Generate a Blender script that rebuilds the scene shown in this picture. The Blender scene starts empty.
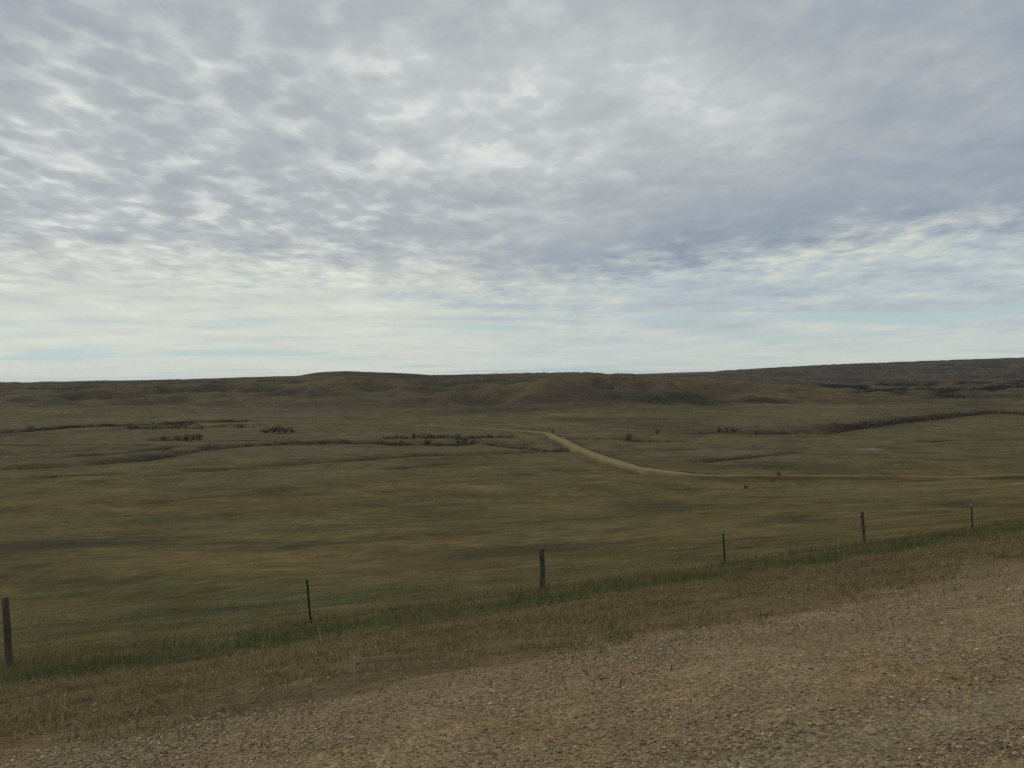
import bpy, math, random
import numpy as np
rng = np.random.default_rng(11)
random.seed(5)
SC = bpy.context.scene
COL = SC.collection
EYE = 1.9                                  # eye height above the gravel road (road at z = 0)

# ------------------------------------------------------------------ small helpers
def sstep(a, b, x):
    t = np.clip((x - a) / (b - a), 0, 1)
    return t * t * (3 - 2 * t)

_perm = np.random.default_rng(3).permutation(512)
_grad = np.stack([np.cos(np.arange(512) * 2.399963), np.sin(np.arange(512) * 2.399963)], 1)

def perlin(x, y, seed=0):
    xi = np.floor(x).astype(np.int64); yi = np.floor(y).astype(np.int64)
    xf = x - xi; yf = y - yi
    def g(ix, iy, dx, dy):
        h = _perm[(_perm[(ix + seed * 37) & 511] + iy + seed * 101) & 511]
        v = _grad[h]
        return v[..., 0] * dx + v[..., 1] * dy
    u = xf * xf * xf * (xf * (xf * 6 - 15) + 10); v = yf * yf * yf * (yf * (yf * 6 - 15) + 10)
    a = g(xi, yi, xf, yf); b = g(xi + 1, yi, xf - 1, yf)
    c = g(xi, yi + 1, xf, yf - 1); d = g(xi + 1, yi + 1, xf - 1, yf - 1)
    return 1.5 * ((a * (1 - u) + b * u) * (1 - v) + (c * (1 - u) + d * u) * v)

def fbm(x, y, lam, octs=4, seed=0, gain=0.5):
    s = 0.0; a = 1.0; t = 0.0; f = 1.0 / lam
    for o in range(octs):
        s = s + a * perlin(x * f + o * 17.3, y * f - o * 9.1, seed + o)
        t += a; a *= gain; f *= 2.03
    return s / t

def seg_dist(X, Y, pts):
    """distance to a polyline, and the arc length of the nearest point"""
    best = np.full(np.shape(X), 1e9); arc = np.zeros(np.shape(X)); L = 0.0
    for (ax, ay), (bx, by) in zip(pts[:-1], pts[1:]):
        dx, dy = bx - ax, by - ay; l2 = dx * dx + dy * dy + 1e-9
        t = np.clip(((X - ax) * dx + (Y - ay) * dy) / l2, 0, 1)
        d = np.hypot(X - ax - t * dx, Y - ay - t * dy)
        m = d < best
        best = np.where(m, d, best); arc = np.where(m, L + t * math.sqrt(l2), arc)
        L += math.sqrt(l2)
    return best, arc

# ------------------------------------------------------------------ terrain
TX, TY = 0.841, 0.541                      # direction of the gravel road and the fence
NX, NY = -0.541, 0.841                     # away from the road, down into the valley
P_FENCE = 19.8

_pp = np.array([-400, -60, -24, -10, -4, 0, 3.2, 5.2, 8.0, 12.0, 16.0, 19.8, 21.2, 23.5, 27.0, 33.0, 42.0, 70, 120, 180, 240, 300, 400, 560, 700, 20000.])
_dd = np.array([-6, -1.0, 1.6, 1.95, 1.88, 1.84, 1.86, 2.0, 2.52, 3.35, 4.22, 4.85, 5.2, 5.75, 6.42, 7.35, 8.7, 12.0, 16.6, 20.6, 23.1, 24.4, 25, 25, 24.5, 24.5])
_pf = np.concatenate([np.arange(-60, 60, 0.1), np.arange(60, 1200, 2.0)])
_df = np.interp(_pf, _pp, _dd)
_k = np.hanning(15); _k /= _k.sum()
_df2 = np.convolve(np.pad(_df, 7, mode='edge'), _k, 'valid')
_df = _df2
_k = np.hanning(31); _k /= _k.sum()
_far = np.convolve(np.pad(_df, 15, mode='edge'), _k, 'valid')
_df = np.where(_pf > 22, _far, _df)

# far country: rings of height (metres above the eye) for the depths below, by bearing
_cols = np.array([-200, 0, 130, 298, 318, 345, 395, 430, 480, 530, 580, 640, 690, 720, 760, 830, 900, 1024, 1250.])
_rY = np.array([560, 700, 900, 1200, 1600, 2200, 2900, 4200, 6500, 13500.])
_yb = {   # pixels of drop below the level line for each ring
 560:  np.full(19, 46.9),
 700:  np.array([34, 34, 34, 35, 35, 35, 36, 36, 36, 35, 34, 35, 36, 37, 37, 37, 37, 37, 37.]),
 900:  np.array([20, 20, 21, 22, 22, 22, 22, 23, 23, 18, 15, 18, 23, 25, 25, 27, 28, 28, 28.]),
 1200: np.array([8, 8, 8, 8, 6, 5, 7, 9, 10, 5, 0.5, 3.5, 7, 10, 14, 18, 20, 21, 21.]),
 1600: np.array([-1, -0.8, -2.2, -5.0, -8.3, -9.4, -6.8, -4.5, -4.6, -2.5, -0.8, 1.0, 2.5, 5, 9, 13, 15, 16, 16.]),
 2200: np.array([-1, -0.6, -1.0, -2.0, -2, -2, -2, -2.0, -3.2, -4.2, -4.2, -1.5, 0.3, 1, 3, 6, 9, 9, 9.]),
 2900: np.array([0, 0, 0, 0, 0, 0, 0, 0, 0, 0, 0, -.2, -.4, -5.0, -7.0, -10, -11.8, -14.9, -17.]),
 4200: np.array([0.6, 0.6, 0.6, .6, .6, .6, .6, .6, .6, .6, .6, .6, .6, .0, -3, -6, -8, -10, -12.]),
 6500: np.array([0, 0, 0, 0, 0, 0, 0, 0, 0, -.5, -1.6, -3.2, -4.3, -4.6, -4.6, -5, -6, -8, -9.]),
 13500: np.array([1.2] * 19),
}
_ring = np.stack([-_yb[int(r)] * r / 1050.0 for r in _rY])
_uu = (np.arange(-260, 1311, 6.0) - 512) / 1050
_ring_f = np.stack([np.interp(_uu, (_cols - 512) / 1050, row) for row in _ring])
_kk = np.hanning(5); _kk /= _kk.sum()
_ring_f = np.stack([np.convolve(np.pad(r, 2, mode='edge'), _kk, 'valid') for r in _ring_f])

def rings(u, Y):
    lu = np.clip((u - _uu[0]) / (_uu[1] - _uu[0]), 0, len(_uu) - 1.001)
    i = lu.astype(int); fu = lu - i
    ly = np.interp(np.log(np.clip(Y, 560, 13499)), np.log(_rY), np.arange(len(_rY)))
    j = np.clip(ly.astype(int), 0, len(_rY) - 2); t = ly - j
    def row(k):
        k = np.clip(k, 0, len(_rY) - 1)
        return _ring_f[k, i] * (1 - fu) + _ring_f[k, i + 1] * fu
    a, b, c, d = row(j - 1), row(j), row(j + 1), row(j + 2)
    m0, m1 = 0.36 * (c - a), 0.36 * (d - b)
    t2, t3 = t * t, t * t * t
    return b * (2 * t3 - 3 * t2 + 1) + m0 * (t3 - 2 * t2 + t) + c * (-2 * t3 + 3 * t2) + m1 * (t3 - t2)

CREEKS = []          # world polylines, filled in below once the bare terrain is known
def base_z(X, Y):
    X = np.asarray(X, float); Y = np.asarray(Y, float)
    R = np.hypot(X, Y) + 1e-6
    p = NX * X + NY * Y
    Ye = R * np.clip(Y / R, 0.8, 1.0)
    ang = np.clip(np.arctan2(X, Y), -0.62, 0.62); u = np.tan(ang)
    w = sstep(30, 150, p)
    pe = p * (1 - w) + Ye * w
    near = -np.interp(pe, _pf, _df)
    out = pe < -60
    near = np.where(out, -np.interp(pe, _pp, _dd), near)
    wr = sstep(560, 720, Ye) * sstep(60, 260, p)
    z = near * (1 - wr) + rings(u, Ye) * wr
    # undulation
    off = sstep(21, 34, p)
    z = z + 0.10 * off * sstep(260, 90, R) * fbm(X, Y, 5.0, 3, 2)
    z = z + 0.20 * sstep(26, 60, p) * sstep(650, 350, R) * fbm(X, Y, 12.0, 3, 4)
    z = z + 0.75 * sstep(24, 70, p) * sstep(1500, 600, R) * fbm(X, Y, 34.0, 3, 5)
    z = z + 1.5 * sstep(60, 170, p) * sstep(430, 220, Ye) * fbm(X, Y, 95.0, 3, 8)
    z = z + 0.9 * sstep(300, 500, Ye) * sstep(100, 200, p) * fbm(X, Y, 110.0, 3, 9)
    hill = sstep(760, 1150, Ye) * sstep(120, 300, p)
    rid = 1 - np.abs(fbm(X + 60 * fbm(X, Y, 300, 2, 31), Y, 230.0, 4, 12)) * 2.6
    amp = 14.0 * (1 - 0.82 * sstep(1250, 1560, Ye) * sstep(2500, 1700, Ye)) * (1 - .5 * sstep(2300, 2800, Ye))
    z = z + hill * amp * (rid - 0.55)
    # the eroded mound right of centre and its folds, and lesser knolls along the foot of the ridge
    for mx_, my_, rx_, ry_, hh_ in ((62, 930, 46, 62, 8.4), (118, 965, 48, 66, 7.0), (14, 925, 40, 60, 4.8), (178, 985, 52, 70, 4.8), (-38, 965, 48, 70, 4.0), (240, 1040, 60, 90, 3.5), (-60, 1060, 70, 110, 3.6), (-190, 1040, 90, 110, 2.5)):
        z = z + hh_ * np.exp(-((X - mx_) / rx_) ** 2 - ((Y - my_) / ry_) ** 2)
    fo = 1 - np.abs(fbm(X + .25 * Y, Y * .55, 78.0, 4, 15)) * 2.8
    z = z + (2.2 + 7.0 * np.exp(-((X - 90) / 130) ** 2)) * (fo - .5) * sstep(790, 890, Ye) * sstep(1200, 1060, Ye) * sstep(120, 300, p)
    # verge: small lumps and the shallow ditch before the fence
    vg = sstep(7, 10, p) * sstep(26, 20, p) * sstep(120, 60, R)
    z = z + 0.055 * vg * fbm(X, Y, 1.6, 3, 21) + 0.05 * vg * fbm(X, Y, 6.0, 2, 22)
    # wheel ruts and loose ridges in the gravel
    z = z - 0.022 * np.exp(-((p - 3.55) / .25) ** 2) * sstep(80, 40, R) + 0.020 * np.exp(-((p - 4.1) / .25) ** 2) * sstep(80, 40, R)
    rd = sstep(8.5, 7.0, p) * sstep(-9, -7, p) * sstep(80, 40, R)
    z = z + 0.012 * rd * fbm(X, Y, 0.9, 3, 25) + 0.018 * rd * np.sin((p + .35 * fbm(X, Y, 9, 2, 27)) * 2.1)
    return z + EYE

def height(X, Y):
    z = base_z(X, Y)
    for pts, w, dep in CREEKS:
        d, _ = seg_dist(X, Y, pts)
        z = z - dep * np.exp(-(d / w) ** 2)
    return z

# ------------------------------------------------------------------ camera
F_PX = 1050.0
PITCH, ROLL = 5.0 / F_PX, 0.0113
fw = np.array([0, math.cos(PITCH), -math.sin(PITCH)])
up0 = np.array([0, math.sin(PITCH), math.cos(PITCH)]); rt0 = np.array([1.0, 0, 0])
rt = rt0 * math.cos(ROLL) - up0 * math.sin(ROLL)
up = up0 * math.cos(ROLL) + rt0 * math.sin(ROLL)
cam = bpy.data.cameras.new('camera'); cam_o = bpy.data.objects.new('camera', cam); COL.objects.link(cam_o)
cam.sensor_fit = 'HORIZONTAL'; cam.sensor_width = 36.0; cam.lens = 36.0 * F_PX / 1024
cam.clip_start = 0.1; cam.clip_end = 60000
from mathutils import Matrix, Vector
M = Matrix.Identity(4)
for i in range(3):
    M[i][0] = rt[i]; M[i][1] = up[i]; M[i][2] = -fw[i]
M[2][3] = EYE
cam_o.matrix_world = M
SC.camera = cam_o

_march = np.exp(np.linspace(math.log(3), math.log(9000), 5000))
def at(px, py):
    """the point of the ground seen along one line of sight"""
    d = fw * F_PX + rt * (px - 512) + up * (384 - py)
    d = d / d[1]
    X = d[0] * _march; Z = EYE + d[2] * _march
    below = Z < base_z(X, _march)
    k = int(np.argmax(below)) if below.any() else len(_march) - 1
    return (float(X[k]), float(_march[k]))
def path(pl): return [at(*q) for q in pl]

# ------------------------------------------------------------------ materials
def new_mat(name, rough=0.95, spec=0.15):
    m = bpy.data.materials.new(name); m.use_nodes = True
    nt = m.node_tree; b = nt.nodes['Principled BSDF']
    b.inputs['Roughness'].default_value = rough
    b.inputs['Specular IOR Level'].default_value = spec
    return m, nt, b
def nd(nt, typ, **kw):
    n = nt.nodes.new(typ)
    for k, v in kw.items():
        if k.startswith('in_'):
            n.inputs[k[3:].replace('_', ' ')].default_value = v
        else: setattr(n, k, v)
    return n
def math_n(nt, op, a, b=None, c=None, clamp=False):
    n = nt.nodes.new('ShaderNodeMath'); n.operation = op; n.use_clamp = clamp
    for i, v in enumerate((a, b, c)):
        if v is None: continue
        if isinstance(v, (int, float)): n.inputs[i].default_value = v
        else: nt.links.new(v, n.inputs[i])
    return n.outputs[0]
def mrange(nt, v, a, b, c=0.0, d=1.0, smooth=True):
    n = nt.nodes.new('ShaderNodeMapRange'); n.interpolation_type = 'SMOOTHSTEP' if smooth else 'LINEAR'
    nt.links.new(v, n.inputs[0])
    for i, x in enumerate((a, b, c, d)): n.inputs[1 + i].default_value = x
    return n.outputs[0]
def mixc(nt, fac, a, b, blend='MIX'):
    n = nt.nodes.new('ShaderNodeMix'); n.data_type = 'RGBA'; n.blend_type = blend
    for i, v in ((0, fac), (6, a), (7, b)):
        if isinstance(v, (int, float)): n.inputs[i].default_value = v
        elif isinstance(v, tuple): n.inputs[i].default_value = (*v, 1)
        else: nt.links.new(v, n.inputs[i])
    return n.outputs[2]
def noise(nt, vec, scale, detail=4, rough=0.55, dist=0.0, out=0):
    n = nt.nodes.new('ShaderNodeTexNoise'); n.inputs['Scale'].default_value = scale
    n.inputs['Detail'].default_value = detail; n.inputs['Roughness'].default_value = rough
    n.inputs['Distortion'].default_value = dist
    if vec is not None: nt.links.new(vec, n.inputs['Vector'])
    return n.outputs[out]

def attr_mat(name, rough=0.95, var=0.35, scale=6.0, spec=0.1, translucent=0.0):
    """colour from the mesh, broken up by noise"""
    m, nt, b = new_mat(name, rough, spec)
    a = nd(nt, 'ShaderNodeAttribute', attribute_name='tint')
    tc = nd(nt, 'ShaderNodeTexCoord')
    n = noise(nt, tc.outputs['Object'], scale, 5, 0.6)
    f = mrange(nt, n, 0.3, 0.7, 1 - var, 1 + var, False)
    mul = nt.nodes.new('ShaderNodeVectorMath'); mul.operation = 'SCALE'
    nt.links.new(a.outputs['Color'], mul.inputs[0]); nt.links.new(f, mul.inputs['Scale'])
    nt.links.new(mul.outputs[0], b.inputs['Base Color'])
    return m

def make_mesh(name, V, Faces, mat=None, tint=None, parent=None, smooth=False, link=True):
    """V (n,3) ; Faces = list of (m,k) int arrays"""
    me = bpy.data.meshes.new(name)
    V = np.asarray(V, np.float32)
    me.vertices.add(len(V)); me.vertices.foreach_set('co', V.ravel())
    idx = np.concatenate([np.asarray(f, np.int32).ravel() for f in Faces])
    cnt = np.concatenate([np.full(len(f), np.asarray(f).shape[1], np.int32) for f in Faces])
    me.loops.add(len(idx)); me.loops.foreach_set('vertex_index', idx)
    me.polygons.add(len(cnt))
    st = np.concatenate([[0], np.cumsum(cnt)[:-1]]).astype(np.int32)
    me.polygons.foreach_set('loop_start', st)
    me.polygons.foreach_set('use_smooth', np.full(len(cnt), smooth))
    if tint is not None:
        at_ = me.attributes.new('tint', 'FLOAT_COLOR', 'POINT')
        c = np.ones((len(V), 4), np.float32); c[:, :3] = np.asarray(tint, np.float32)[:, :3]
        at_.data.foreach_set('color', c.ravel())
    me.update(calc_edges=True); me.validate()
    if mat: me.materials.append(mat)
    if not link: return me
    o = bpy.data.objects.new(name, me); COL.objects.link(o)
    if parent: o.parent = parent
    return o
def tag(o, label=None, cat=None, group=None, kind=None):
    if label: o['label'] = label
    if cat: o['category'] = cat
    if group: o['group'] = group
    if kind: o['kind'] = kind
    return o

# ------------------------------------------------------------------ lines of the valley (picked once, then world positions)
road_pl = path([(1150, 476), (1085, 477), (1024, 478), (960, 478.6), (900, 478.9), (840, 478.9), (780, 478.6), (730, 477.8), (690, 476.2), (660, 473.6),
                (630, 468.5), (606, 461), (584, 452.0), (566, 443.5), (554, 437.5), (546, 434), (530, 432.4), (500, 430.8), (470, 428.8), (440, 427.2), (400, 425.6), (350, 424), (290, 422), (220, 419.5)])
creek_main = path([(-60, 470), (0, 468), (80, 463), (150, 457), (185, 450.5), (230, 446.5), (300, 443), (340, 441.5), (400, 444), (428, 443), (448, 444.5), (470, 441)])
creek_two = path([(200, 470), (260, 466), (340, 460.5), (380, 457.5), (420, 454.8), (470, 453.5), (510, 452), (545, 450.5), (566, 450)])
creek_three = path([(494, 443), (520, 446), (545, 448.5), (566, 450)])
creek_up = path([(-60, 434), (0, 432.5), (60, 427.5), (100, 425.5), (150, 423.5), (200, 421.5), (240, 421)])
creek_up2 = path([(120, 429.5), (160, 428.5), (192, 428)])
creek_mid = path([(388, 438.5), (430, 438), (466, 438.5), (505, 437)])
creek_right = path([(566, 438), (600, 438.2), (628, 438.5), (660, 441.2), (672, 441)])
creek_row = path([(690, 434), (722, 432), (760, 432), (790, 432)])
creek_far = path([(770, 433), (830, 431), (852, 426), (882, 422.5), (920, 418.5), (960, 414.5), (1000, 412.8), (1040, 414), (1100, 416)])
cuts = [path(q) for q in ([(-40, 446), (0, 445), (70, 444.5), (145, 444)], [(0, 459), (60, 457.5), (120, 453), (170, 447)], [(84, 455), (100, 454.8)], [(196, 441), (240, 440), (300, 441), (335, 440)],
    [(600, 452), (640, 450), (690, 449)], [(700, 461), (760, 455), (800, 452)], [(395, 468), (440, 464)], [(925, 441), (1024, 440)], [(20, 478), (110, 474)])]
rust_line = path([(150, 503), (210, 497), (300, 489), (380, 483), (430, 478.5), (500, 475.5), (560, 474), (610, 473.5)])
for pl, w, dep in ((creek_main, 6, 1.5), *[(c_, 3.0, 1.0) for c_ in cuts], (creek_two, 3.5, 1.3), (creek_three, 5, 1.6), (creek_up, 7, 1.6), (creek_right, 5, 1.6), (creek_far, 9, 1.8)):
    CREEKS.append((pl, w, dep))

# ------------------------------------------------------------------ ground colours (albedo of the sward itself)
C_ = lambda *a: np.array(a)
OLIVE, GREEN, STRAW, RUST = C_(.117, .098, .040), C_(.082, .083, .033), C_(.178, .142, .062), C_(.132, .096, .041)
GREY, DARK, PURP, SOIL = C_(.114, .101, .057), C_(.044, .042, .025), C_(.086, .063, .043), C_(.185, .145, .078)
GRAVEL = C_(.218, .160, .088)

def edge_gravel(X, Y):
    """1 on the gravel, 0 on the grass, with a ragged edge"""
    p = NX * X + NY * Y
    t = TX * X + TY * Y
    e = 7.5 + 0.020 * t + 1.5 * fbm(X, Y, 2.6, 5, 41) + 0.5 * fbm(X, Y, 11, 2, 43)
    return sstep(3.0, -2.8, p - e)

def mixa(c, d, w):
    w = np.clip(w, 0, 1)[..., None]
    return c * (1 - w) + d * w

PATCH = []   # (centre, half width, half depth, colour, weight) patches of one kind of vegetation
def patch(px, py, wpx, col, wt, dpx=4, soft=1.0):
    a = at(px, py); b = at(px + wpx, py); n_ = at(px, py + dpx); f_ = at(px, py - dpx)
    wt = min(.95, wt * (1.0 if col is RUST else 1.45))
    PATCH.append((a, abs(b[0] - a[0]) + 1e-3, max(abs(n_[1] - f_[1]) / 2, 1.5), col, wt))
# rusty ground in the left middle, dark bands in the pasture, pale clay, brushy gullies on the hills
for q in [(873, 449.3, 17, C_(.30, .285, .24), .55, .7), (40, 500, 110, RUST, .5, 9), (190, 505, 120, RUST, .42, 8), (20, 486, 60, RUST, .4, 4), (330, 492, 110, RUST, .3, 5), (520, 492, 90, RUST, .38, 5), (470, 488, 70, SOIL, .32, 2.5),
          (480, 487, 12, STRAW, .7, 1.5), (352, 491, 9, STRAW, .6, 1.2),
          (60, 547, 90, DARK, .50, 5), (290, 545, 70, DARK, .45, 4), (150, 585, 110, GREEN, .5, 6), (380, 594, 150, GREEN, .55, 5), (540, 580, 90, GREEN, .35, 3),
          (650, 505, 70, DARK, .35, 9), (790, 520, 120, DARK, .33, 6), (980, 505, 90, DARK, .42, 6), (900, 490, 160, STRAW, .25, 3), (160, 522, 60, GREEN, .5, 4),
          (620, 522, 120, STRAW, .2, 4), (700, 558, 50, PURP, .4, 3), (540, 575, 40, RUST, .35, 2),
          (770, 455, 80, GREY, .5, 5), (690, 452, 60, GREY, .4, 4), (860, 495, 80, GREEN, .3, 4), (250, 480, 120, GREY, .4, 5), (320, 452, 100, GREY, .35, 4),
          (556, 399, 62, C_(.070, .045, .033), .62, 9), (600, 393, 70, C_(.062, .045, .033), .55, 7), (540, 392, 30, RUST, .3, 4), (620, 388, 40, DARK, .6, 3), (600, 398, 30, DARK, .5, 4), (640, 398, 34, DARK, .65, 6), (690, 394, 26, DARK, .8, 2.5),
          (760, 401, 30, DARK, .8, 3.5), (720, 381, 40, RUST, .45, 3), (650, 384, 60, PURP, .5, 3), (700, 402, 70, DARK, .35, 4), (580, 408, 90, DARK, .35, 4),
          (480, 412, 60, DARK, .4, 4), (440, 402, 60, PURP, .4, 3), (470, 394, 40, PURP, .45, 2.5), (300, 409, 90, PURP, .5, 4), (220, 412, 60, PURP, .4, 3), (120, 392, 60, PURP, .4, 3),
          (160, 389, 20, DARK, .6, 1.5), (60, 387, 40, DARK, .4, 2), (380, 402, 60, PURP, .3, 3), (360, 391, 60, PURP, .3, 2), (600, 410, 40, STRAW, .22, 2), (560, 415, 40, STRAW, .22, 1.5),
          (900, 376, 110, PURP, .45, 5), (870, 380, 50, DARK, .35, 3), (800, 405, 60, STRAW, .18, 3), (840, 400, 40, RUST, .3, 2), (900, 411, 50, RUST, .35, 1.5), (890, 400, 60, DARK, .25, 3)]:
    patch(*q)

def ground_color(X, Y):
    R = np.hypot(X, Y); p = NX * X + NY * Y
    n40 = 1.6 * fbm(X, Y, 42, 5, 50, .62); n12 = 1.5 * fbm(X * .8, Y * 1.2, 13, 5, 55, .65); n3 = fbm(X, Y, 2.6, 4, 60, .6)
    n150 = 1.6 * fbm(X, Y, 170, 6, 65, .66); n90 = 1.6 * fbm(X, Y, 90, 6, 68, .66)
    c = np.broadcast_to(OLIVE, X.shape + (3,)).copy()
    c = mixa(c, GREEN, sstep(-.15, .5, n40) * .6)
    c = mixa(c, STRAW, sstep(.0, .5, n12) * .30)
    c = mixa(c, RUST, sstep(.10, .6, n90) * .34 * sstep(700, 300, R))
    c = mixa(c, GREY, sstep(230, 380, Y) * .55)
    c = mixa(c, DARK, sstep(.16, .55, -n150) * .5 * sstep(60, 200, p))
    c = mixa(c, DARK, sstep(.15, .6, -n12) * .40)
    c = mixa(c, DARK, sstep(.18, .62, 1.6 * fbm(X, Y * .7, 27, 5, 58, .66)) * .42 * sstep(26, 60, p))
    c = mixa(c, STRAW, sstep(.2, .62, 1.6 * fbm(X, Y * .7, 38, 5, 59, .66)) * .34 * sstep(26, 60, p))
    hill = sstep(700, 1100, Y)
    nh = 1.8 * fbm(X, Y, 150, 6, 71, .7); nh2 = 1.8 * fbm(X, Y, 330, 5, 74, .65)
    ch = mixa(np.broadcast_to(C_(.098, .080, .048), X.shape + (3,)).copy(), PURP, sstep(-.05, .35, nh))
    ch = mixa(ch, OLIVE * .95, sstep(.05, .4, -nh2) * .8)
    ch = mixa(ch, DARK, sstep(.10, .55, 1.7 * fbm(X, Y, 110, 5, 77, .7)) * .8)
    ch = ch * np.array([.74, .71, .76]) * (1 + .55 * fbm(X, Y, 26, 4, 112, .7) * sstep(2100, 1500, Y))[..., None]; ch = mixa(ch, C_(.066, .060, .050), sstep(2200, 2700, Y) * .7)
    c = c * np.where(R[..., None] > 45, np.array([1.02, .95, .93]), 1.0)
    c = mixa(c, ch, hill)
    rid = 1 - np.abs(fbm(X + 60 * fbm(X, Y, 300, 2, 31), Y, 230.0, 4, 12)) * 2.6       # draws hold brush, spurs are bare grass
    fo = 1 - np.abs(fbm(X + .25 * Y, Y * .55, 78.0, 4, 15)) * 2.8
    c = mixa(c, DARK, hill * sstep(.50, .12, fo) * sstep(1500, 1300, Y) * .85)
    c = mixa(c, OLIVE * 1.05, hill * sstep(.70, .98, fo) * sstep(1500, 1300, Y) * .45)
    c = mixa(c, DARK, hill * sstep(.52, .15, rid) * .75)
    c = mixa(c, OLIVE * 1.05, hill * sstep(.80, .98, rid) * .40)
    rdist, rs = seg_dist(X, Y, road_pl[:18])
    c = mixa(c, C_(.070, .045, .026), .7 * sstep(9, 4.5, rdist) * sstep(-.35, .35, fbm(X, Y, 14, 3, 33)))
    for (cx, cy), rx, ry, col, wt in PATCH:
        bx = 1.7
        m = (np.abs(X - cx) < rx * bx * 1.6) & (np.abs(Y - cy) < ry * bx * 1.6)
        if not m.any(): continue
        xs, ys = X[m], Y[m]
        e = np.hypot((xs - cx) / rx, (ys - cy) / ry) + .55 * fbm(xs, ys * 1.3, max(ry * 1.2, 3), 4, 81)
        c[m] = mixa(c[m], col, wt * sstep(1.35, .35, e))
    # creek banks: dark damp soil and brush
    for pl, w, dk in ((creek_main, 7, .75), (creek_two, 3.5, .75), (creek_three, 5, .8), (creek_up, 9, .7), (creek_up2, 7, .6), (creek_mid, 4, .7), (creek_right, 5, .8), (creek_row, 4, .5), (creek_far, 14, .8)):
        d, s = seg_dist(X, Y, pl)
        wv = w * (1 + .6 * fbm(s, s * 0 + 3.3, 26, 3, 83))
        c = mixa(c, DARK * .6, min(.95, dk + .15) * np.exp(-(d / np.maximum(wv * 1.25, .6)) ** 2) * sstep(-.25, .2, fbm(s, s * 0, 48, 3, 85) + .12))
    for pl in cuts:
        d, s = seg_dist(X, Y, pl)
        c = mixa(c, DARK * .55, .85 * np.exp(-(d / (3.4 + 2.2 * fbm(s, s * 0 + pl[0][0], 22, 3, 88)).clip(.6, 9)) ** 2) * sstep(-.5, .1, fbm(s, s * 0, 40, 3, 89) + .2))
    d, s = seg_dist(X, Y, rust_line)
    c = mixa(c, C_(.05, .036, .022), .6 * np.exp(-(d / 1.9) ** 2) * sstep(-.4, .2, fbm(s, s * 0, 30, 3, 87)))
    # verge strips along the gravel road
    wob = 0.9 * fbm(X, Y, 4.5, 3, 90) + .5 * fbm(X, Y, 14, 2, 92)
    pv = p + wob
    near = sstep(140, 70, R)
    dry = mixa(np.broadcast_to(C_(.145, .106, .055), X.shape + (3,)).copy(), C_(.100, .077, .042), sstep(-.05, .35, n3))
    dry = mixa(dry, SOIL, sstep(.1, .5, fbm(X, Y, 1.3, 3, 94)) * .5)
    dry = mixa(dry, C_(.140, .098, .050), sstep(.1, .45, fbm(X, Y, 5, 3, 96)) * .35)
    c = mixa(c, dry, near * sstep(17.5, 14.5, pv))
    c = mixa(c, C_(.066, .076, .030), near * .8 * sstep(15.2, 16.5, pv) * sstep(19.0, 17.4, pv))
    c = mixa(c, C_(.100, .088, .040), near * .55 * sstep(17.5, 19, pv) * sstep(23, 20.5, pv))
    # the worn pale line of a cattle path beyond the fence
    tr, _ = seg_dist(X, Y, TRAIL)
    c = mixa(c, C_(.16, .13, .068), .6 * np.exp(-(tr / .45) ** 2))
    g = edge_gravel(X, Y) * sstep(160, 90, R)
    gr = mixa(np.broadcast_to(GRAVEL, X.shape + (3,)).copy(), C_(.190, .130, .058), sstep(-.1, .5, fbm(X, Y, 2.4, 4, 99)))
    c = mixa(c, gr, g)
    # fine grain, everywhere
    fine = 1 + .20 * n3 * sstep(400, 100, R) + .34 * fbm(X, Y, 30, 6, 102, .7) * sstep(30, 120, R) + .2 * fbm(X, Y, 7, 4, 104, .65) + (.45 * fbm(X, Y, 140, 5, 106, .7) + .4 * fbm(X, Y, 55, 4, 108, .7)) * sstep(500, 900, R)
    return np.clip(c * fine[..., None], .012, .6)

TRAIL = path([(-60, 637), (0, 632.5), (80, 627.5), (160, 622.5), (240, 616), (320, 608.5), (400, 603), (470, 600)])

# ------------------------------------------------------------------ ground sheet
inner = np.arange(-31.0, 31.001, 0.115)
outer = np.concatenate([np.arange(31.6, 60, 1.5), np.arange(60, 300, 4.0), np.arange(300, 328.9, 1.5)])
angs = np.radians(np.concatenate([inner, outer]))
nr = 1050
rad = np.exp(np.linspace(math.log(1.2), math.log(13400), nr))
A, Rr = np.meshgrid(angs, rad)
GX = Rr * np.sin(A); GY = Rr * np.cos(A)
GZ = height(GX, GY)
gp = NX * GX + NY * GY
GZ = GZ - 0.035 * sstep(7.0, 6.3, gp) * sstep(-8.0, -7.3, gp) * sstep(62, 56, Rr)    # room under the gravel sheet
tint = ground_color(GX, GY).reshape(-1, 3)
V = np.stack([GX, GY, GZ], -1).reshape(-1, 3)
V = np.vstack([V, [[0, 0, float(height(np.array([0.]), np.array([0.]))[0]) - .035]]])
tint = np.vstack([tint, tint[:1]])
na = len(angs)
ii, jj = np.meshgrid(np.arange(nr - 1), np.arange(na), indexing='ij')
j2 = (jj + 1) % na
quads = np.stack([ii * na + jj, ii * na + j2, (ii + 1) * na + j2, (ii + 1) * na + jj], -1).reshape(-1, 4)[:, ::-1]
jf = np.arange(na); tris = np.stack([np.full(na, len(V) - 1), jf, (jf + 1) % na], -1)[:, ::-1]

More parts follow.
